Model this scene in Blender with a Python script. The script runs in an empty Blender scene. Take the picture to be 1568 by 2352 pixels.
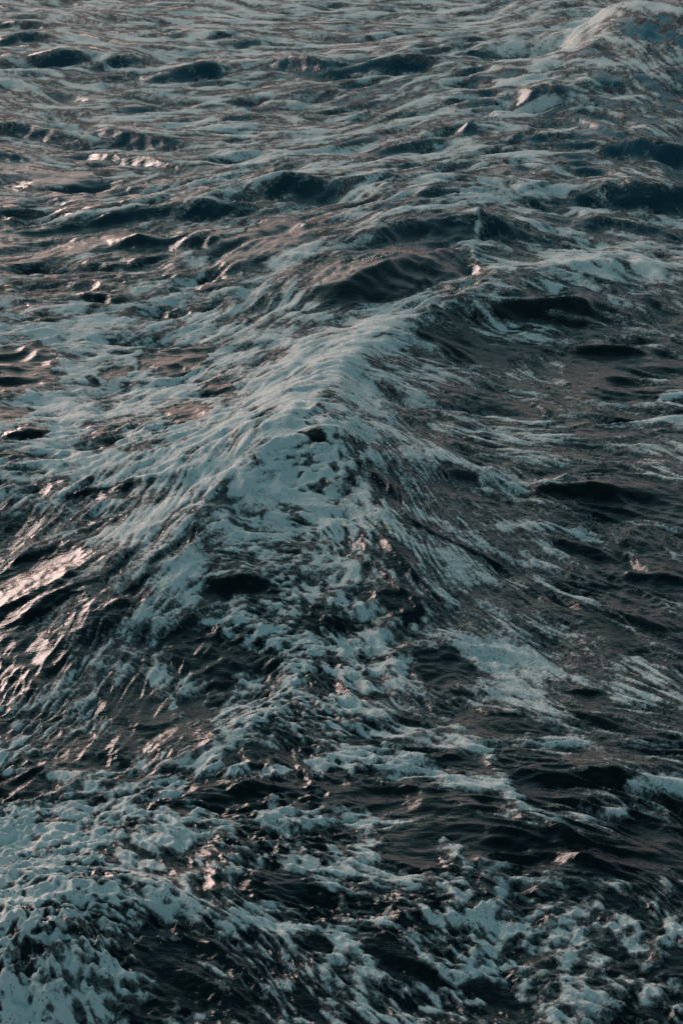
import bpy, math
import numpy as np

# ------------------------------------------------------------------ camera
CAM_H, PITCH, FOV = 5.6, math.radians(20.0), math.radians(24.0)
PW, PH = 1568.0, 2352.0                      # size of the tracing sheet the coordinates below use
FOC = (PH / 2) / math.tan(FOV / 2)
scene = bpy.context.scene
cam_d = bpy.data.cameras.new('camera')
cam = bpy.data.objects.new('camera', cam_d)
scene.collection.objects.link(cam)
cam.location = (0, 0, CAM_H)
cam.rotation_euler = (math.pi / 2 - PITCH, 0, 0)
cam_d.sensor_fit = 'VERTICAL'
cam_d.sensor_height = 36
cam_d.lens = 18 / math.tan(FOV / 2)
cam_d.clip_start = 0.1
cam_d.clip_end = 20000
cam_d.dof.use_dof = True
cam_d.dof.focus_distance = 17.0
cam_d.dof.aperture_fstop = 9.0
scene.camera = cam

# ------------------------------------------------------------------ sky, sun, exposure
SUN_EL, SUN_AZ = math.radians(4.0), math.radians(-33.0)      # azimuth from +Y, negative = left
w = bpy.data.worlds.new('World'); scene.world = w; w.use_nodes = True
nt = w.node_tree; nt.nodes.clear()
sky = nt.nodes.new('ShaderNodeTexSky'); sky.sky_type = 'NISHITA'; sky.sun_disc = False
sky.sun_elevation = SUN_EL; sky.sun_rotation = SUN_AZ
sky.air_density = 1.0; sky.dust_density = 3.0; sky.ozone_density = 1.5
tint = nt.nodes.new('ShaderNodeMix'); tint.data_type = 'RGBA'; tint.blend_type = 'MULTIPLY'
tint.inputs['Factor'].default_value = 1.0
tcw = nt.nodes.new('ShaderNodeTexCoord'); spx = nt.nodes.new('ShaderNodeSeparateXYZ'); nt.links.new(tcw.outputs['Generated'], spx.inputs[0])
rmp = nt.nodes.new('ShaderNodeValToRGB'); nt.links.new(spx.outputs['Z'], rmp.inputs[0])      # warm low sky, teal overhead
rmp.color_ramp.elements[0].color = (1.06, .87, 1.0, 1); rmp.color_ramp.elements[0].position = .12
rmp.color_ramp.elements[1].color = (.50, .97, .96, 1); rmp.color_ramp.elements[1].position = .42
nt.links.new(rmp.outputs[0], tint.inputs['B'])
bg = nt.nodes.new('ShaderNodeBackground'); bg.inputs['Strength'].default_value = 0.085
out = nt.nodes.new('ShaderNodeOutputWorld')
hs = nt.nodes.new('ShaderNodeHueSaturation'); hs.inputs['Saturation'].default_value = 0.52
nt.links.new(sky.outputs[0], hs.inputs['Color']); nt.links.new(hs.outputs[0], tint.inputs['A']); nt.links.new(tint.outputs['Result'], bg.inputs[0])
nt.links.new(bg.outputs[0], out.inputs[0])
sl = bpy.data.lights.new('sun', 'SUN'); sl.energy = 0.8; sl.angle = math.radians(40); sl.color = (1.0, 0.72, 0.66)
so = bpy.data.objects.new('sun', sl); scene.collection.objects.link(so)
so.rotation_euler = (math.pi / 2 - math.radians(12), 0, -SUN_AZ + math.pi)
scene.view_settings.view_transform = 'Standard'; scene.view_settings.look = 'None'
scene.view_settings.gamma = 1.0; scene.view_settings.exposure = 1.36
scene.render.engine = 'CYCLES'
scene.cycles.max_bounces = 5

# ------------------------------------------------------------------ numeric helpers
cp, sp = math.cos(PITCH), math.sin(PITCH)
def ground(u, v, z=0.0):
    cx = (u - PW / 2) / FOC; cy = (PH / 2 - v) / FOC
    dy = cp + cy * sp; dz = -sp + cy * cp
    t = (CAM_H - z) / -dz
    return cx * t, dy * t
def project(x, y, z):
    zz = z - CAM_H
    d = y * cp - zz * sp
    return PW / 2 + FOC * x / d, PH / 2 - FOC * (y * sp + zz * cp) / d

def sstep(a, b, x):
    t = np.clip((x - a) / (b - a), 0, 1); return t * t * (3 - 2 * t)

rng = np.random.default_rng(7)
PERM = rng.permutation(4096).astype(np.int32)
ANG = rng.random(4096).astype(np.float32) * 2 * math.pi
GX, GY = np.cos(ANG), np.sin(ANG)
RND = rng.random((4096, 2)).astype(np.float32)
def hsh(ix, iy): return PERM[(PERM[ix & 4095] + iy) & 4095]
def perlin(x, y):
    xi = np.floor(x); yi = np.floor(y); fx = (x - xi).astype(np.float32); fy = (y - yi).astype(np.float32)
    xi = xi.astype(np.int32); yi = yi.astype(np.int32)
    ux = fx * fx * fx * (fx * (fx * 6 - 15) + 10); uy = fy * fy * fy * (fy * (fy * 6 - 15) + 10)
    def g(a, b):
        h = hsh(xi + a, yi + b); return GX[h] * (fx - a) + GY[h] * (fy - b)
    n0 = g(0, 0) * (1 - ux) + g(1, 0) * ux; n1 = g(0, 1) * (1 - ux) + g(1, 1) * ux
    return (n0 * (1 - uy) + n1 * uy) * 1.5
def worley(x, y):
    xi = np.floor(x).astype(np.int32); yi = np.floor(y).astype(np.int32)
    d1 = np.full(x.shape, 9.0, np.float32); d2 = d1.copy()
    for a in (-1, 0, 1):
        for b in (-1, 0, 1):
            r = RND[hsh(xi + a, yi + b)]
            d = np.hypot(xi + a + r[..., 0] - x, yi + b + r[..., 1] - y).astype(np.float32)
            d2 = np.minimum(d2, np.maximum(d1, d)); d1 = np.minimum(d1, d)
    return d1, d2

# ------------------------------------------------------------------ the sheet of the sea: a fan of points, finest in view
def axis(lo, hi, step, lo_end, hi_end, n, k=2.6):
    mid = np.arange(lo, hi, step)
    t = np.linspace(0, 1, n + 1)[1:]
    f = (np.exp(k * t) - 1) / (math.exp(k) - 1)
    return np.concatenate([(lo - f * (lo - lo_end))[::-1], mid, mid[-1] + f * (hi_end - mid[-1])])
US = axis(-230, 1798, 2.65, -6000, 7600, 92, 4.6)
VS = axis(-40, 2460, 2.6, -833, 9000, 50, 2.6)
U, V = np.meshgrid(US, VS); NR, NC = U.shape
X, Y = ground(U, V)
DIST = np.hypot(Y, CAM_H)
CELL = np.gradient(X, axis=1)
CELLY = np.abs(np.gradient(Y, axis=0))
SC = 10.6 / DIST                              # apparent scale, 1 near the bottom of the view
iu = lambda u: np.interp(u, US, np.arange(NC)); iv = lambda v: np.interp(v, VS, np.arange(NR))

def bil(F, i, j):
    i = np.clip(i, 0, NR - 1.001); j = np.clip(j, 0, NC - 1.001)
    a = i.astype(np.int32); b = j.astype(np.int32); fi = (i - a).astype(np.float32); fj = (j - b).astype(np.float32)
    k = a * NC + b; R = F.ravel()
    return (R[k] * (1 - fj) + R[k + 1] * fj) * (1 - fi) + (R[k + NC] * (1 - fj) + R[k + NC + 1] * fj) * fi

# ------------------------------------------------------------------ flow of the surface (place, angle; clockwise in degrees)
FLOW = [(200,100,8),(600,100,5),(1000,80,0),(1250,120,-35),(1420,60,20),(1450,180,25),(1200,220,5),(200,300,8),(600,300,3),(1000,330,-6),
(1300,330,10),(1500,400,20),(200,450,-5),(450,480,-15),(150,380,15),(700,500,-22),(1000,450,-14),(1300,470,3),(200,560,-10),
(600,640,-25),(900,560,-20),(1200,560,12),(1450,560,12),(100,700,0),(400,700,-12),(700,720,-28),(1000,680,-22),(1300,680,8),
(1500,720,8),(100,900,8),(400,880,-10),(650,900,-38),(850,900,15),(1100,850,14),(1400,900,10),(100,1080,-5),(350,1050,-15),
(550,1050,-38),(850,1080,25),(1100,1020,12),(1400,1050,6),(100,1250,-18),(300,1270,-35),(450,1200,-45),(900,1200,48),
(1100,1200,24),(1400,1200,14),(100,1450,-28),(300,1400,-45),(200,1600,-55),(900,1350,50),(1100,1350,32),(1400,1350,24),
(750,1400,30),(600,1450,-10),(550,1350,-15),(1000,1500,25),(1300,1550,22),(100,1700,-45),(350,1600,-50),(250,1750,-38),
(550,1600,-30),(700,1700,18),(1000,1650,22),(1300,1720,22),(1500,1650,15),(500,1850,-20),(800,1800,10),(1200,1850,8),
(1500,1900,12),(100,1900,-15),(400,2000,20),(700,1950,12),(1000,2000,-5),(1300,1980,12),(100,2150,-15),(500,2150,35),
(800,2150,18),(1100,2100,12),(1400,2150,32),(600,2300,32),(1000,2250,38),(1400,2300,22),(200,2300,30)]
cg = np.zeros((49, 33, 2)); wsum = np.zeros((49, 33))
gu, gv = np.meshgrid(np.linspace(-200, 1768, 33), np.linspace(-200, 2552, 49))
for (a, b, t) in FLOW:
    d2 = ((gu - a) ** 2 + (gv - b) ** 2) / (95.0 ** 2)
    k = 1.0 / (0.25 + d2 * d2)
    cg[..., 0] += k * math.radians(t); wsum += k
def sample_coarse(G, x0, x1, y0, y1, u, v):
    h, w_ = G.shape
    i = np.clip((v - y0) / (y1 - y0) * (h - 1), 0, h - 1.001); j = np.clip((u - x0) / (x1 - x0) * (w_ - 1), 0, w_ - 1.001)
    a = i.astype(int); b = j.astype(int); fi = i - a; fj = j - b
    fi = fi * fi * (3 - 2 * fi); fj = fj * fj * (3 - 2 * fj)
    return (G[a, b] * (1 - fj) + G[a, b + 1] * fj) * (1 - fi) + (G[a + 1, b] * (1 - fj) + G[a + 1, b + 1] * fj) * fi
TH = sample_coarse(cg[..., 0] / wsum, -200, 1768, -200, 2552, U, V)
TH += 0.24 * perlin(X * 0.9, Y * 0.9 + 31) + 0.32 * perlin(X * 2.3, Y * 2.3 + 31) * sstep(300, 900, V)
FU, FV = np.cos(TH).astype(np.float32), np.sin(TH).astype(np.float32)
DU = np.gradient(US).astype(np.float32)[None, :]; DV = np.gradient(VS).astype(np.float32)[:, None]
FI = FV / np.minimum(DV, 60); FJ = FU / np.minimum(DU, 60)
II, JJ = np.meshgrid(np.arange(NR, dtype=np.float32), np.arange(NC, dtype=np.float32), indexing='ij')
LM = sample_coarse(np.array([   # how long the streaks are drawn, 9 x 13 over the sheet
[1.9,1.9,1.9,1.9,1.9,1.9,1.6,1.4,1.4],[1.9,1.9,1.9,1.9,1.9,1.8,1.6,1.4,1.4],[2,2,2,2,2,1.8,1.4,1.3,1.3],[1.6,1.6,1.4,1.3,1.4,1.4,1.2,1,1.3],[.9,.9,.8,.9,1.1,1,1,1.2,1.4],
[.9,.9,.9,1.1,1.2,1.3,1.4,1.6,1.8],[.9,.8,.8,.8,.4,1,1.3,1.6,1.8],[1.4,1.1,.9,.6,.4,1.1,1.5,1.8,1.8],[.9,1,.8,.6,.5,.9,1.4,1.7,1.8],
[.8,.8,.8,.6,.6,1.2,1.6,2,2],[.5,.5,.6,.6,.7,1.2,1.8,1.8,1.6],[.3,.5,.8,.9,.7,.6,.6,.6,.7],[.3,.4,.9,1,.9,.8,.8,.9,.9]]), 0, PW, 0, PH, U, V)
def lic(F, length, n=9):
    """smear a field along the flow; length in sheet pixels at scale 1"""
    F = F.astype(np.float32); acc = F.copy(); wt = 1.0
    st = (length / n * LM * SC ** .55).astype(np.float32)
    for s in (1, -1):
        i, j = II.copy(), JJ.copy()
        for k in range(n):
            i += s * st * bil(FI, i, j); j += s * st * bil(FJ, i, j)
            g = 0.5 * (1 + math.cos(math.pi * (k + 1) / (n + 1)))
            acc += g * bil(F, i, j); wt += g
    acc /= wt
    return acc / (acc[60:-60, 60:-60].std() + 1e-6)
def fade(wl):          # let waves die out where the sheet is too coarse to carry them
    return np.clip(1.6 - 4.5 * np.maximum(CELL, CELLY * 0.5) / wl, 0, 1)

# ------------------------------------------------------------------ long swells and the central ridge (crest pts, height m, width far/left, width near/right)
def curve(P, n=5):
    """points of a smooth curve through P (Catmull-Rom), any number of columns"""
    P = np.array(P, float)
    Q = np.vstack([2 * P[0] - P[1], P, 2 * P[-1] - P[-2]]); o = []
    for k in range(len(P) - 1):
        a, b, c, d = Q[k:k + 4]
        for t in np.arange(n) / n:
            o.append(.5 * (2 * b + (c - a) * t + (2 * a - 5 * b + 4 * c - d) * t * t + (3 * b - a - 3 * c + d) * t ** 3))
    return np.array(o + [P[-1]])
def seg_field(pts, Xs, Ys, eps):
    """distance (m) to a polyline on the water, side (-1 far/left .. 1 near/right) and the parameter along it, all smooth"""
    best = np.full(Xs.shape, 1e9); S = np.zeros(Xs.shape); T = S.copy(); W = S.copy()
    n = len(pts) - 1
    for k in range(n):
        (x0, y0), (x1, y1) = pts[k], pts[k + 1]
        dx, dy = x1 - x0, y1 - y0; L2 = dx * dx + dy * dy + 1e-9
        t = np.clip(((Xs - x0) * dx + (Ys - y0) * dy) / L2, 0, 1)
        ex = Xs - x0 - t * dx; ey = Ys - y0 - t * dy
        d = np.hypot(ex, ey); best = np.minimum(best, d)
        sd = (dy * (Xs - x0) - dx * (Ys - y0)) / (math.sqrt(L2) * np.sqrt(d * d + (.2 * eps) ** 2))
        w_ = (d / eps + .15) ** -5.0
        S += w_ * np.clip(sd, -1, 1); T += w_ * (k + t) / n; W += w_
    return best, S / W, T / W
H = np.zeros(X.shape, np.float32)
RIDGES = [  # listed so that the near/right side is on the right hand of the direction of travel
 ([(-250,1760,.05),(0,1600,.12),(150,1480,.2),(300,1340,.32),(430,1215,.42),(560,1090,.52),(650,1030,.6),(735,1030,.62)], 1.15, .55, .04),
 ([(690,1010,.45),(735,930,.5),(800,830,.45),(900,750,.42),(1050,690,.4),(1200,640,.35),(1420,600,.3),(1700,640,.2)], 1.15, .65, .05),
 ([(735,1030,.4),(800,1100,.38),(870,1200,.34),(930,1310,.28),(1040,1400,.2),(1200,1480,.12),(1400,1560,.06)], .5, .8, .05),
 ([(380,640,.1),(560,600,.25),(720,545,.35),(900,480,.38),(1100,430,.3),(1300,420,.2),(1600,470,.1)], 2.2, 1.5, .2),
 ([(1220,160,.2),(1300,92,.7),(1350,45,1.2),(1434,8,1.6),(1568,24,1.7),(1750,60,1.5),(2100,100,1.0)], 2.6, 2.4, .1),
 ([(-200,2080,.1),(0,2062,.2),(120,2050,.24),(300,2050,.2),(420,2072,.14),(520,2108,.1),(660,2108,.06)], .5, .35, .05),
 ([(784,2144,.05),(859,2139,.09),(914,2104,.13),(984,2089,.13),(1084,2104,.1),(1184,2144,.03)], .35, .25, .04),
 ([(1130,2030,.03),(1209,2019,.08),(1284,2009,.1),(1349,1984,.14),(1429,2019,.06)], .35, .25, .04),
 ([(430,1760,.05),(520,1690,.14),(600,1640,.17),(700,1600,.1)], .35, .3, .05),
 ([(560,1440,.05),(640,1385,.12),(720,1345,.15),(800,1380,.08)], .35, .35, .05),
]
for pts, wf, wn, soft in RIDGES:
    pts = curve(pts, 4); P = [ground(u, v, .62 * z) for u, v, z in pts]; d, s, t = seg_field(P, X, Y, 1.0)
    h = .62 * np.interp(t, np.linspace(0, 1, len(pts)), [p[2] for p in pts])
    ww = wf + (wn - wf) * (.5 + .5 * np.clip(s, -1, 1))
    r = (np.sqrt(d * d + soft * soft) - soft) / ww
    H = np.sqrt(H * H + (h * np.exp(-r ** 1.05)) ** 2)
H = H.astype(np.float32)
# open swell outside the traced part and below it
H += (0.10 * perlin(X * .16 + 3, Y * .22 + 9) + 0.05 * perlin(X * .45, Y * .6)) * fade(3)

# ------------------------------------------------------------------ steep little wave faces: crest line and how deep the face looks
WAVES = [
((0,288),(60,300),(150,312),(220,322),18),((220,303),(300,318),(380,324),(450,334),22),((210,358),(280,364),(350,370),(425,386),14),
((-60,352),(0,358),(95,368),14),((-40,296),(60,300),10),((130,512),(225,490),(320,471),(390,480),24),((390,492),(450,473),(500,464),(590,474),20),
((545,440),(580,422),(650,398),(725,408),(790,430),34),((400,446),(460,440),(520,430),8),((-30,95),(65,80),(110,90),14),
((-20,54),(50,50),(90,60),9),((45,127),(110,113),(160,112),(210,132),16),((215,153),(260,132),(320,140),12),
((320,168),(410,160),(480,141),(550,165),20),((450,90),(480,77),(540,72),10),((530,95),(600,100),(700,104),9),
((600,147),(690,142),(780,160),18),((460,190),(500,186),(555,188),16),((430,243),(470,247),9),((500,276),(590,272),9),((475,308),(580,297),14),
((784,152),(860,138),(960,130),(1004,150),26),((1034,126),(1134,124),9),((1134,207),(1210,190),(1290,185),(1345,226),40),
((1029,292),(1075,279),(1110,300),18),((864,352),(934,338),(1009,318),14),((1214,312),(1324,315),18),((1330,270),(1360,285),(1400,312),20),
((1424,320),(1484,322),(1568,345),(1640,352),30),((1064,368),(1134,348),(1214,306),10),((874,391),(984,383),9),
((1344,427),(1434,416),(1568,436),(1640,442),30),((1194,441),(1264,430),16),((954,457),(1000,448),(1064,432),14),
((974,512),(1094,501),(1134,502),(1214,526),42),((1309,508),(1384,515),(1524,530),26),((806,572),(884,530),(970,512),18),
((165,634),(200,622),12),((300,610),(370,592),10),((175,684),(240,672),(310,688),12),((245,1112),(310,1103),(390,1092),16),
((320,1081),(415,1067),10),((125,1147),(200,1132),12),((1094,695),(1184,673),(1324,671),(1364,700),15),((1234,724),(1384,733),18),
((1309,800),(1409,795),(1509,806),12),((1060,690),(1100,640),(1000,660),0),((700,700),(760,655),(860,610),(960,575),(1080,560),40),
((1080,560),(1085,520),(1110,505),20),((250,562),(320,544),(385,560),16),((386,560),(450,545),(520,555),14),
((120,1348),(200,1300),26),((0,1402),(90,1368),14),((50,1412),(175,1350),20),((235,1320),(300,1268),16),((330,1290),(400,1240),16),
((0,1290),(80,1270),10),((280,1340),(340,1310),12),((1220,1120),(1340,1110),(1500,1130),17),((1330,1110),(1345,1100),(1360,1112),12),
((820,1060),(850,1100),(930,1140),20),((480,1330),(560,1320),(640,1330),30),
((1134,1640),(1200,1645),26),((1040,1590),(1120,1600),12),((520,1815),(560,1790),(640,1800),24),((30,1800),(90,1765),18),
((1305,1633),(1360,1650),(1420,1670),14),((1310,1590),(1380,1596),14),((870,1800),(960,1810),18),((1110,1900),(1300,1905),(1480,1935),30),
((1180,1770),(1290,1790),(1420,1770),(1490,1790),24),((1240,1950),(1340,1970),(1440,2000),12),((0,1010),(60,990),(125,996),14),
((0,940),(45,938),12),((700,960),(745,925),14),((640,910),(690,900),8),((585,1048),(600,1075),14),((430,1250),(445,1215),14),
((1050,570),(1090,590),(1130,640),14),((870,2180),(960,2210),(1010,2240),14),((450,2150),(520,2190),(600,2260),18),((380,2210),(500,2260),(560,2310),20),
((1250,1230),(1369,1250),(1430,1280),16),((1430,1320),(1568,1335),20),((1380,1400),(1450,1420),(1530,1450),16),((890,1250),(950,1340),(1030,1390),22),
((860,1290),(920,1370),(980,1410),18),((940,1200),(1040,1260),(1160,1300),12),
]
pix_m = lambda v: np.hypot(np.interp(v, VS, Y[:, NC // 2]), CAM_H) / FOC
FACE = np.zeros(X.shape, np.float32)          # where those steep faces are, foam slides off them
Hm = H.copy()
for wv in WAVES:
    pts, th = wv[:-1], wv[-1]
    if th <= 0: continue
    cv = curve(pts, 5 if len(pts) > 2 else 3)
    lean = abs(cv[-1][0] - cv[0][0]) / (np.hypot(*(cv[-1] - cv[0])) + 1)
    m = pix_m(cv[:, 1]); dist = m * FOC; dl = np.arcsin(np.clip(CAM_H / dist, 0, 1))
    leng = np.hypot(*(cv[-1] - cv[0])) * m.mean()
    hs = np.minimum(1.3 * th * lean ** 1.5 * m / (np.cos(dl) + 1.3 * np.sin(dl)), .11 * leng)
    # the rises of a crest line in view are mostly height, not depth: lay its foot along the chord and lift it
    tt = (cv[:, 0] - cv[0, 0]) / (cv[-1, 0] - cv[0, 0] + 1e-6); chord = cv[0, 1] + (cv[-1, 1] - cv[0, 1]) * np.clip(tt, 0, 1)
    vb = chord + .2 * (cv[:, 1] - chord); lift = (vb - cv[:, 1]) * m / np.cos(dl)
    hs = np.clip(.9 * hs + .5 * lift, .35 * hs, 1.8 * hs)
    cv = np.stack([cv[:, 0], vb], 1)
    z = hs * 0
    for _ in range(12):
        x, y = ground(cv[:, 0], cv[:, 1], z); uu, vv = project(x, y, 0.0)
        z = .6 * z + .4 * bil(Hm, iv(vv), iu(uu))
        z = np.convolve(np.pad(z, 2, 'edge'), np.ones(5) / 5, 'valid')
    z = z + np.mean(hs) * .6
    P = list(zip(*ground(cv[:, 0], cv[:, 1], z)))
    if P[-1][0] < P[0][0]: P = P[::-1]; hs = hs[::-1]
    # window
    xs = [p[0] for p in P]; ys = [p[1] for p in P]; pad = max(hs) * 24
    u0, v0 = project(min(xs) - pad, min(ys) - pad, 0); u1, v1 = project(max(xs) + pad, min(ys) - pad, 0)
    ub, vb = project(min(xs) - pad, max(ys) + pad, 0); uc, _ = project(max(xs) + pad, max(ys) + pad, 0)
    j0, j1 = int(iu(min(u0, ub))), int(iu(max(u1, uc))) + 2; i0, i1 = int(iv(vb)), int(iv(v0)) + 2
    Xs, Ys = X[i0:i1, j0:j1], Y[i0:i1, j0:j1]
    if Xs.size == 0: continue
    best, sg, par = seg_field(P, Xs, Ys, 2.5 * max(hs))
    h = np.mean(hs)
    env = np.clip(np.sin(math.pi * np.clip(par * .9 + .05, 0, 1)), 0, 1) ** .55
    wn, wf = 1.15 * h, 5.0 * h
    wob = 1 + .25 * perlin(Xs * .6 / h, Ys * .6 / h)
    best = np.abs(best + .20 * h * perlin(Xs * .7 / h, Ys * 1.2 / h) + .05 * h * perlin(Xs * 2.0 / h, Ys * 3 / h))
    e = .06 * h
    sg = np.clip(sg, -1, 1); sd = .5 + .5 * sg
    dn = (np.sqrt(best ** 2 + e * e) - e) / ((wf + (wn - wf) * sd) * wob)
    prof = np.exp(-dn ** 1.15) - .35 * np.clip(sg, 0, 1) * np.exp(-((dn - 1.9) / .9) ** 2) * (1 - np.exp(-dn * 2))
    H[i0:i1, j0:j1] += (np.interp(par, np.linspace(0, 1, len(hs)), hs) * env * prof).astype(np.float32)
    F = env * np.clip(sg, 0, 1) * np.exp(-((dn - .75) / .75) ** 2)
    FACE[i0:i1, j0:j1] = np.maximum(FACE[i0:i1, j0:j1], F)

# ------------------------------------------------------------------ chop and ripples drawn out along the flow
warpx = X + .25 * perlin(X * 1.1 + 50, Y * 1.1); warpy = Y + .25 * perlin(X * 1.1, Y * 1.1 + 70)
n_big = lic(perlin(warpx * 2.1, warpy * 2.1) + .5 * perlin(warpx * 4.4, warpy * 4.4 + 8), 60)
n_mid = lic(perlin(warpx * 5.5 + 11, warpy * 5.5) + .8 * perlin(warpx * 10.5 + 11, warpy * 10.5), 60, 12)
n_fin = lic(perlin(warpx * 20, warpy * 20 + 5), 34, 11)
n_mic = lic(perlin(warpx * 40, warpy * 40 + 5), 22, 8)
ridge = lambda n: 1 - np.sqrt(n * n + .02)
SU, SV = project(X, Y, H)                      # where each bit of water is seen

# ------------------------------------------------------------------ how much foam lies where
DENS = np.array([
[.62,.62,.6,.7,.6,.62,.66,.55,.42],[.62,.6,.62,.58,.5,.62,.64,.46,.4],[.42,.5,.6,.62,.62,.6,.5,.5,.42],
[.38,.36,.42,.52,.42,.32,.5,.62,.54],[.68,.74,.7,.72,.76,.54,.48,.44,.48],[.7,.78,.76,.74,.72,.54,.52,.46,.5],
[.6,.62,.62,.62,.6,.5,.5,.32,.26],[.25,.38,.5,.5,.55,.46,.46,.36,.3],[.3,.5,.42,.55,.6,.5,.6,.52,.5],
[.42,.42,.42,.5,.5,.35,.35,.25,.35],[.8,.7,.5,.5,.42,.25,.15,.12,.15],[.74,.5,.4,.5,.5,.6,.54,.52,.5],[.7,.6,.25,.35,.45,.42,.42,.5,.42]])
HOLES = [(175,420,95,24,8),(280,562,110,26,-5),(600,560,130,34,-15),(860,640,150,42,-20),(1050,620,60,25,0),(40,850,100,55,0),(395,828,80,38,-5),
(270,858,35,13,-8),(215,880,13,11,0),(505,898,45,16,0),(425,958,50,18,-10),(220,1018,60,28,-15),(70,996,55,17,0),
(20,948,45,16,0),(40,1058,50,12,0),(1300,690,100,26,3),(1434,840,140,50,5),(1434,890,130,28,0),(1080,800,110,30,18),(1434,1138,150,40,5),
(80,1330,110,50,-28),(75,1530,75,58,-25),(560,1350,70,20,5),(485,1370,24,22,0),(510,1515,150,50,12),(745,1580,32,38,60),(300,1630,85,48,25),
(450,1625,38,22,0),(465,1690,45,20,-20),(590,1740,78,28,-5),(185,1720,50,24,-30),(715,1420,55,16,-15),(1024,1536,88,33,5),(930,1395,60,24,38),(900,1280,30,50,-35),
(1369,1266,70,28,10),(1484,1336,110,32,3),(1459,1401,110,38,20),(1409,1476,55,20,20),(1134,1656,85,28,15),(1349,1601,45,13,0),(1359,1651,60,12,22),(834,1701,60,18,5),
(135,1886,24,12,5),(45,1800,52,32,-45),(195,1844,48,10,-8),(420,1869,30,17,0),(535,1824,95,36,0),(670,1814,45,34,30),(765,1800,50,26,0),(255,1974,32,15,10),
(490,1964,55,13,10),(390,1978,80,10,25),(630,2024,60,30,10),(400,2235,140,60,32),(870,1835,160,38,5),(1150,1935,240,48,9),(1230,1815,100,36,20),(1500,1965,120,42,18),
(959,1954,70,36,10),(1084,2088,50,9,-8),(1399,2060,48,28,35),(1544,2089,28,24,0),(1490,2115,48,14,20),(1540,2175,22,20,0),(1568,2215,30,34,0),(1524,2314,65,14,-5),
(1370,2175,55,22,32),(900,2185,110,40,32),(1150,2280,80,25,35),(720,2170,60,25,30),(1100,1760,70,18,8),(640,1560,40,16,0),(700,1010,40,14,20),(1180,930,90,22,15),
(1340,1000,90,12,4),(1050,1090,60,14,20),(240,1130,40,10,-12),(1480,1180,110,25,6),(860,1610,60,14,15),(1220,2200,60,18,32),(700,2320,60,20,30)]
BANDS = [
((620,610),(800,545),(960,490),(1150,440),(1320,420),24,.32),((900,740),(1010,670),(1150,615),(1330,585),(1500,620),20,.35),((560,1560),(640,1500),(720,1500),(790,1570),18,.3),
((1285,105),(1330,60),(1400,25),(1480,8),(1568,32),10,.6),((1400,60),(1500,90),(1568,130),14,.25),((1380,110),(1460,150),(1560,200),10,.25),((1190,250),(1330,215),(1500,225),14,.35),
((784,1728),(884,1758),(959,1763),(1059,1808),(1144,1798),18,.6),((959,1698),(1109,1718),(1144,1788),22,.5),((1084,1568),(1234,1643),(1334,1718),(1424,1738),32,.3),
((884,1198),(959,1268),(1084,1328),(1234,1363),16,.45),((934,1168),(1084,1238),(1214,1308),(1320,1318),10,.45),((1130,970),(1430,1018),(1600,1060),14,.3),
((784,1640),(830,1650),(880,1690),(960,1690),8,.5),((784,1990),(870,1990),(960,2010),(1050,2010),12,.35),  # lanes of thick foam: points, half width
((440,1270),(360,1370),(280,1456),(190,1540),(110,1620),(-20,1740),26,.5),((640,900),(560,1000),(470,1090),(390,1180),(300,1260),40,.25),
((980,690),(860,760),(760,840),(690,910),(610,1010),30,.45),((580,1120),(650,1150),(740,1160),(770,1200),45,.5),
((540,1440),(620,1450),(700,1480),(850,1480),(900,1530),34,.5),((620,1480),(690,1560),(620,1620),(540,1680),(470,1760),(400,1830),24,.5),
((870,1420),(930,1500),(880,1530),40,.4),((984,1422),(1134,1501),(1259,1551),(1434,1601),(1600,1630),22,.38),
((700,1620),(850,1640),(980,1700),(1080,1740),(1140,1790),24,.4),((784,1884),(934,1876),(1084,1879),(1234,1889),(1334,1866),(1449,1884),12,.6),
((909,1764),(1034,1812),(1134,1804),(1184,1854),(1234,1886),16,.6),((1234,1880),(1384,1826),(1580,1794),18,.55),
((1009,1934),(1064,1974),(1084,2014),13,.6),((1509,2044),(1549,2114),(1524,2189),(1509,2264),26,.4),
((1120,2090),(1240,2110),(1360,2150),55,.25),((784,2144),(859,2136),(914,2104),(984,2092),(1084,2110),(1184,2150),18,.5),
((1130,2020),(1209,2022),(1284,2012),(1349,1990),(1420,2024),20,.5),((-40,2066),(90,2056),(300,2054),(420,2078),(500,2112),(660,2112),26,.5),
((0,1940),(125,1900),(250,1900),(380,1880),60,.4),((1474,870),(1530,884),7,.5),((1514,912),(1560,912),6,.5),
((1150,1215),(1334,1216),(1434,1272),(1590,1296),10,.4),((784,1040),(934,1048),(1084,1078),(1234,1103),(1340,1112),14,.3),
((1260,110),(1250,150),(1200,190),16,.4),((1290,100),(1345,160),12,.3),((1000,990),(1150,1000),(1300,1010),10,.2),((980,620),(1080,600),(1200,590),(1400,640),22,.35),
((1100,520),(1090,560),(1070,600),10,.5),((880,1160),(900,1240),(960,1300),12,.35),((830,1250),(900,1330),8,.3),((150,1010),(330,1090),(450,1060),25,.3),
((740,1050),(800,1070),(870,1100),12,.35),((370,590),(382,545),(390,580),3,.3)]
PHI = sample_coarse(DENS, 0, PW, 0, PH, SU, SV) - .5
warpU = SU + SC * 40 * perlin(X * 2.1 + 7, Y * 2.1); warpV = SV + SC * 26 * perlin(X * 2.1, Y * 2.1 + 77)
warpU += SC * 9 * perlin(X * 7 + 7, Y * 7); warpV += SC * 8 * perlin(X * 7, Y * 7 + 77)
hole = np.zeros(X.shape)
hn = .30 * perlin(warpx * 2.4 + 60, warpy * 2.4) + .22 * perlin(warpx * 6 + 60, warpy * 6) + .10 * lic(perlin(warpx * 11, warpy * 11 + 60), 40, 8) + .12 * perlin(X * 19, Y * 19)
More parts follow.
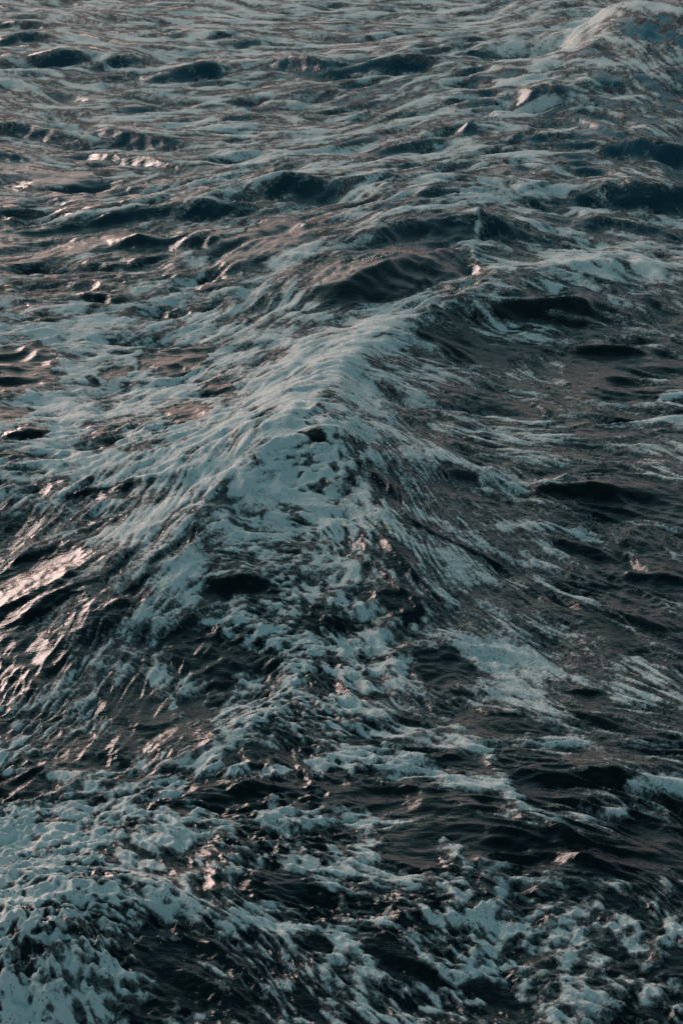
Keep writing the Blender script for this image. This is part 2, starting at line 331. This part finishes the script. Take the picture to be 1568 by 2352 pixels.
for (a, b, ru, rv, an) in HOLES:
    c, s = math.cos(math.radians(an)), math.sin(math.radians(an))
    du, dv = warpU - a, warpV - b
    r = np.sqrt(((du * c + dv * s) / ru) ** 2 + ((-du * s + dv * c) / rv) ** 2)
    hole = np.maximum(hole, 1 - sstep(.6, 1.25, r + hn))
TOP = sstep(900, 250, SV); BOT = sstep(1550, 1850, SV)
H += (1 - .35 * BOT) * (.010 * n_big + .013 * ridge(n_big)) * (1 + .8 * TOP) * fade(.6)
H += .006 * (1 - .7 * BOT * hole) * ridge(perlin(warpx * 6.5 + 40, warpy * 8) * 1.6) * fade(.15)
rough = np.clip(.8 + .5 * perlin(X * .6 + 90, Y * .6), .25, 1.4) * (1 - .3 * hole - .4 * hole * BOT)
H += rough * ((.5 + .9 * sstep(-.4, .5, perlin(X * 1.1 + 5, Y * 1.1))) * .013 * (1 + .25 * TOP + .8 * sstep(1.2, 2, LM)) * ridge(n_mid) * fade(.14) + (.4 + 1.0 * sstep(-.4, .5, perlin(X * 1.5 + 25, Y * 1.5))) * .0062 * ridge(n_fin) * fade(.06) + .0026 * ridge(n_mic) * fade(.04))
band = np.zeros(X.shape)
for bd in BANDS:
    *pts, wd, st = bd
    m = (warpU > min(p[0] for p in pts) - 3 * wd) & (warpU < max(p[0] for p in pts) + 3 * wd) & (warpV > min(p[1] for p in pts) - 3 * wd) & (warpV < max(p[1] for p in pts) + 3 * wd)
    idx = np.nonzero(m)
    if not len(idx[0]): continue
    wu, wv_ = warpU[idx], warpV[idx]; best = np.full(wu.shape, 1e9)
    for k in range(len(pts) - 1):
        (x0, y0), (x1, y1) = pts[k], pts[k + 1]; dx, dy = x1 - x0, y1 - y0
        t = np.clip(((wu - x0) * dx + (wv_ - y0) * dy) / (dx * dx + dy * dy), 0, 1)
        best = np.minimum(best, np.hypot(wu - x0 - t * dx, wv_ - y0 - t * dy))
    band[idx] = np.maximum(band[idx], st * np.exp(-(best / wd) ** 2 * .8))
f_big = lic(perlin(warpx * 2.6 + 20, warpy * 2.6) + .6 * perlin(warpx * 5.5 + 20, warpy * 5.5), 70)
f_mid = lic(perlin(warpx * 7 + 3, warpy * 7) + .9 * perlin(warpx * 14 + 3, warpy * 14) + .7 * perlin(warpx * 26, warpy * 26 + 4), 60, 13)
d1, d2 = worley(warpx * 8, warpy * 8); lace = np.clip((d2 - d1) * 1.7, 0, 1)
d1, d2 = worley(warpx * 3.6 + .05 * f_mid, warpy * 4.2 + .05 * f_mid); lace2 = np.clip((d2 - d1) * 1.6, 0, 1)
d1b, d2b = worley(X * 26, Y * 26); pit = 1 - sstep(.12, .38, d1b)
PHI = PHI * 1.15 + (.8 - .22 * sstep(1200, 1300, SV) * sstep(1750, 1650, SV)) * band - .75 * hole * (1 - .9 * np.clip(band * 1.5, 0, 1)) - .58 * FACE * (1 - np.clip(band * 1.5, 0, 1))
calm = 1 - .55 * np.clip(hole + band, 0, 1)
f_fin = lic(perlin(warpx * 36, warpy * 34 + 4), 26, 10)
lzA = lic(lace - lace.mean(), 16, 6); lzB = lic(lace2 - lace2.mean(), 26, 7)
mA = .45 + .9 * sstep(-.5, .5, perlin(X * .9 + 15, Y * .9)); mB = .4 + 1.0 * sstep(-.5, .5, perlin(X * 1.3 + 45, Y * 1.3))
f_iso = perlin(warpx * 6 + 9, warpy * 6) + .7 * perlin(warpx * 13, warpy * 13) + .5 * perlin(X * 28, Y * 28)
PHI += (.11 + .09 * TOP) * f_big * calm + .12 * mA * f_mid * (1 - .45 * hole) * (1 - .3 * BOT) + (.08 + .05 * sstep(1.2, 2, LM)) * mB * f_fin + .05 * sstep(1.2, 2, LM) * f_mid + .16 * (1.35 - mB) * (1 - .6 * BOT) * f_iso + .12 * (1 - BOT) * (.42 - lace) + .20 * TOP * (.40 - lace2) - BOT * (.10 * lzA + .13 * lzB + .01) - .16 * pit * fade(.06) * (1 - .5 * band)
PHI += .10
del f_big
H += .010 * sstep(0, .6, PHI) * n_mid * 0
# cauliflower foam of the breaking water in the near left corner
bill = np.exp(-(((SU - 60) / 230) ** 2 + ((SV - 2260) / 170) ** 2) ** 1.5)
c1, _ = worley(X * 4.4 + 3, Y * 4.4); c2, _ = worley(X * 10, Y * 10 + 9); c3, _ = worley(X * 22, Y * 22)
H += (bill * (.11 * (1 - c1 ** 2) + .065 * (1 - c2 ** 2) + .032 * (1 - c3 ** 2) + .01 * perlin(X * 45, Y * 45))).astype(np.float32)
PHI += .30 * bill * (1.1 - .7 * c2 - .5 * c3)

THICK = .010 * np.tanh(np.clip(PHI, -2, 2) * 3.2) * (.7 + .3 * np.clip(n_fin, -1, 1)) + .010 * np.clip(PHI, 0, 1)
FH = H + THICK

# ------------------------------------------------------------------ meshes
def grid_mesh(name, Z, keep=None, attrs=()):
    idx = np.arange(NR * NC).reshape(NR, NC)
    q = np.stack([idx[:-1, :-1], idx[1:, :-1], idx[1:, 1:], idx[:-1, 1:]], -1).reshape(-1, 4)
    co = np.stack([X, Y, Z], -1).reshape(-1, 3).astype(np.float32)
    if keep is not None:
        k = keep.ravel(); q = q[k[q].any(1)]
        used = np.zeros(NR * NC, bool); used[q.ravel()] = True
        remap = np.cumsum(used) - 1; q = remap[q]; co = co[used]
    me = bpy.data.meshes.new(name)
    me.vertices.add(len(co)); me.vertices.foreach_set('co', co.ravel())
    me.loops.add(q.size); me.loops.foreach_set('vertex_index', q.ravel().astype(np.int32))
    me.polygons.add(len(q)); me.polygons.foreach_set('loop_start', np.arange(0, q.size, 4, dtype=np.int32))
    me.polygons.foreach_set('use_smooth', np.ones(len(q), bool))
    me.update(calc_edges=True)
    for an, F in attrs:
        a = me.attributes.new(an, 'FLOAT', 'POINT'); f = F.ravel().astype(np.float32)
        a.data.foreach_set('value', f if keep is None else f[used])
    ob = bpy.data.objects.new(name, me); scene.collection.objects.link(ob); return ob

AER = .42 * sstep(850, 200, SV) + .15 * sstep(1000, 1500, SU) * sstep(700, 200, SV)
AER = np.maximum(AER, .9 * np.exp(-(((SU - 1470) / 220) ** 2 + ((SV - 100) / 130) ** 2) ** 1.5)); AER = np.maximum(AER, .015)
STR = .6 * f_fin + .4 * n_mic
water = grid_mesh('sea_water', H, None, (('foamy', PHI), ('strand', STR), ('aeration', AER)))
foam = grid_mesh('sea_foam', FH, (PHI > 0) & (np.abs(U - 784) < 1900) & (V > -350) & (V < 3000), (('foamy', PHI), ('strand', STR)))

# ------------------------------------------------------------------ drops thrown up by the breaking crests
def spray(name, places):
    V_, F_ = [], []; g = np.random.default_rng(3)
    for (u, v, su, sv, cnt, lift) in places:
        for _ in range(cnt):
            a, b_ = u + g.normal() * su, v + g.normal() * sv
            x, y = ground(a, b_, 0.0); zz = 0.0
            for _k in range(4):
                zz = float(bil(FH, np.array([iv(project(x, y, 0.)[1])]), np.array([iu(project(x, y, 0.)[0])]))[0]); x, y = ground(a, b_, zz)
            z = zz + abs(g.normal()) * lift; rad = (.0014 + .0024 * g.random() ** 3) * (np.hypot(y, CAM_H) / 14)
            o = len(V_); st = 1 + g.random()
            V_ += [(x + rad, y, z), (x - rad, y, z), (x, y + rad, z), (x, y - rad, z), (x, y, z + rad * st), (x, y, z - rad * st)]
            F_ += [(o + p, o + q, o + t_) for p, q, t_ in ((0,2,4),(2,1,4),(1,3,4),(3,0,4),(2,0,5),(1,2,5),(3,1,5),(0,3,5))]
    me = bpy.data.meshes.new(name); me.from_pydata(V_, [], F_); ob = bpy.data.objects.new(name, me)
    me.polygons.foreach_set('use_smooth', [True] * len(F_)); scene.collection.objects.link(ob); return ob
drops = spray('sea_spray', [(1310,70,30,30,350,.12),(1400,15,60,15,500,.22),(1270,130,40,30,200,.08),(820,1110,40,35,140,.06),(720,940,35,25,50,.04),
    (120,2110,120,60,160,.06),(500,2230,120,60,90,.04),(1500,1290,150,70,70,.02),(1040,2250,200,70,70,.03)])
# ------------------------------------------------------------------ materials
class N:
    def __init__(s, name):
        s.m = bpy.data.materials.new(name); s.m.use_nodes = True; s.t = s.m.node_tree; s.t.nodes.clear()
        s.out = s.t.nodes.new('ShaderNodeOutputMaterial')
    def n(s, ty, **kw):
        x = s.t.nodes.new(ty)
        for k, v in kw.items(): setattr(x, k, v)
        return x
    def l(s, a, b): s.t.links.new(a, b)
    def attr(s, nm): return s.n('ShaderNodeAttribute', attribute_name=nm).outputs['Fac']
    def noise(s, scale, detail=3, rough=.6, sc=(1, 1, 1)):
        tc = s.n('ShaderNodeTexCoord'); mp = s.n('ShaderNodeMapping'); mp.inputs['Scale'].default_value = sc
        s.l(tc.outputs['Object'], mp.inputs[0]); x = s.n('ShaderNodeTexNoise')
        x.inputs['Scale'].default_value = scale; x.inputs['Detail'].default_value = detail; x.inputs['Roughness'].default_value = rough
        s.l(mp.outputs[0], x.inputs['Vector']); return x.outputs['Fac']
    def math(s, op, a, b=None, c=None):
        x = s.n('ShaderNodeMath', operation=op)
        for i, q in enumerate((a, b, c)):
            if q is None: continue
            if isinstance(q, (int, float)): x.inputs[i].default_value = q
            else: s.l(q, x.inputs[i])
        return x.outputs[0]
    def rng(s, v, a, b, c=0, d=1):
        x = s.n('ShaderNodeMapRange', interpolation_type='SMOOTHSTEP'); s.l(v, x.inputs['Value'])
        for k, q in zip(('From Min', 'From Max', 'To Min', 'To Max'), (a, b, c, d)): x.inputs[k].default_value = q
        return x.outputs['Result']
    def mix(s, f, a, b):
        x = s.n('ShaderNodeMix', data_type='RGBA'); s.l(f, x.inputs['Factor'])
        for k, q in (('A', a), ('B', b)):
            if isinstance(q, tuple): x.inputs[k].default_value = (*q, 1)
            else: s.l(q, x.inputs[k])
        return x.outputs['Result']

k = N('sea water'); b = k.n('ShaderNodeBsdfPrincipled')
film = k.math('ADD', k.math('ADD', k.attr('foamy'), k.math('MULTIPLY', k.attr('strand'), .08)), k.math('MULTIPLY', k.math('SUBTRACT', k.noise(34, 3, .65, (.7, 1, 1)), .5), .9))
film = k.rng(film, -.16, .16, 0, .5)
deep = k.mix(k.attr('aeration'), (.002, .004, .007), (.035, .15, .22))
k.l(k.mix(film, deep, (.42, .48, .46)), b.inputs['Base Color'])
b.inputs['IOR'].default_value = 1.33
k.l(k.rng(film, 0, .5, .07, .5), b.inputs['Roughness'])
bp = k.n('ShaderNodeBump'); bp.inputs['Strength'].default_value = .45; bp.inputs['Distance'].default_value = .012
k.l(k.math('ADD', k.noise(22, 4, .6, (.45, 1.4, 1)), k.math('MULTIPLY', k.noise(70, 2, .5, (.4, 1.4, 1)), .3)), bp.inputs['Height']); k.l(bp.outputs[0], b.inputs['Normal'])
k.l(b.outputs[0], k.out.inputs[0]); water.data.materials.append(k.m)

k = N('sea foam'); b = k.n('ShaderNodeBsdfPrincipled')
vo = k.n('ShaderNodeTexVoronoi'); vo.inputs['Scale'].default_value = 62
tc = k.n('ShaderNodeTexCoord'); k.l(tc.outputs['Object'], vo.inputs['Vector'])
pits = k.math('MULTIPLY', k.rng(vo.outputs['Distance'], .12, .34, 1, 0), k.rng(k.noise(9, 2), .46, .62))
thin = k.rng(k.math('ADD', k.math('ADD', k.attr('foamy'), k.math('MULTIPLY', k.attr('strand'), .10)), k.math('MULTIPLY', k.math('SUBTRACT', k.math('ADD', k.math('MULTIPLY', k.noise(44, 4, .7), .65), k.math('MULTIPLY', k.noise(8, 3, .6), .35)), .5), 1.25)), -.08, .52)
cov = k.math('MULTIPLY', k.rng(thin, 0, 1, .12, 1), k.math('SUBTRACT', 1.0, k.math('MULTIPLY', pits, .65)))
nz = k.n('ShaderNodeTexNoise'); nz.inputs['Scale'].default_value = 14; k.l(tc.outputs['Object'], nz.inputs['Vector'])
wv_ = k.n('ShaderNodeVectorMath', operation='MULTIPLY_ADD'); k.l(nz.outputs['Color'], wv_.inputs[0]); wv_.inputs[1].default_value = (.07, .07, 0); k.l(tc.outputs['Object'], wv_.inputs[2])
v2 = k.n('ShaderNodeTexVoronoi', feature='DISTANCE_TO_EDGE'); v2.inputs['Scale'].default_value = 30; k.l(wv_.outputs[0], v2.inputs['Vector'])
v3 = k.n('ShaderNodeTexVoronoi', feature='DISTANCE_TO_EDGE'); v3.inputs['Scale'].default_value = 13; k.l(wv_.outputs[0], v3.inputs['Vector'])
body = k.rng(k.math('ADD', k.attr('foamy'), k.math('MULTIPLY', k.math('SUBTRACT', k.noise(5, 3, .6), .5), .7)), .0, .55)     # 0 thin, 1 thick
gap = k.math('MAXIMUM', k.rng(v2.outputs['Distance'], .10, .24), k.rng(v3.outputs['Distance'], .14, .26))
gap = k.math('MULTIPLY', gap, k.math('SUBTRACT', 1.0, body))
cov = k.math('MULTIPLY', cov, k.math('SUBTRACT', 1.0, k.math('MULTIPLY', gap, .8)))
k.l(k.mix(cov, (.012, .022, .028), (.80, .85, .83)), b.inputs['Base Color'])
b.inputs['Roughness'].default_value = .8; b.inputs['IOR'].default_value = 1.33
bp = k.n('ShaderNodeBump'); bp.inputs['Strength'].default_value = .85; bp.inputs['Distance'].default_value = .012
k.l(k.math('SUBTRACT', k.noise(40, 4, .65), k.math('MULTIPLY', pits, .6)), bp.inputs['Height']); k.l(bp.outputs[0], b.inputs['Normal'])
k.l(b.outputs[0], k.out.inputs[0]); foam.data.materials.append(k.m)

water['kind'] = 'structure'; water['label'] = 'dark restless sea water with a long ridge of swell running away from the viewer'
foam['kind'] = 'stuff'; foam['label'] = 'pale grey teal sea foam in lacy sheets and streaks on the dark waves'; foam['category'] = 'foam'

k = N('spray water'); b = k.n('ShaderNodeBsdfPrincipled'); b.inputs['Base Color'].default_value = (.7, .76, .76, 1); b.inputs['Roughness'].default_value = .2
k.l(b.outputs[0], k.out.inputs[0]); drops.data.materials.append(k.m)
drops['kind'] = 'stuff'; drops['label'] = 'fine drops of spray flying off the breaking wave crests'; drops['category'] = 'spray'
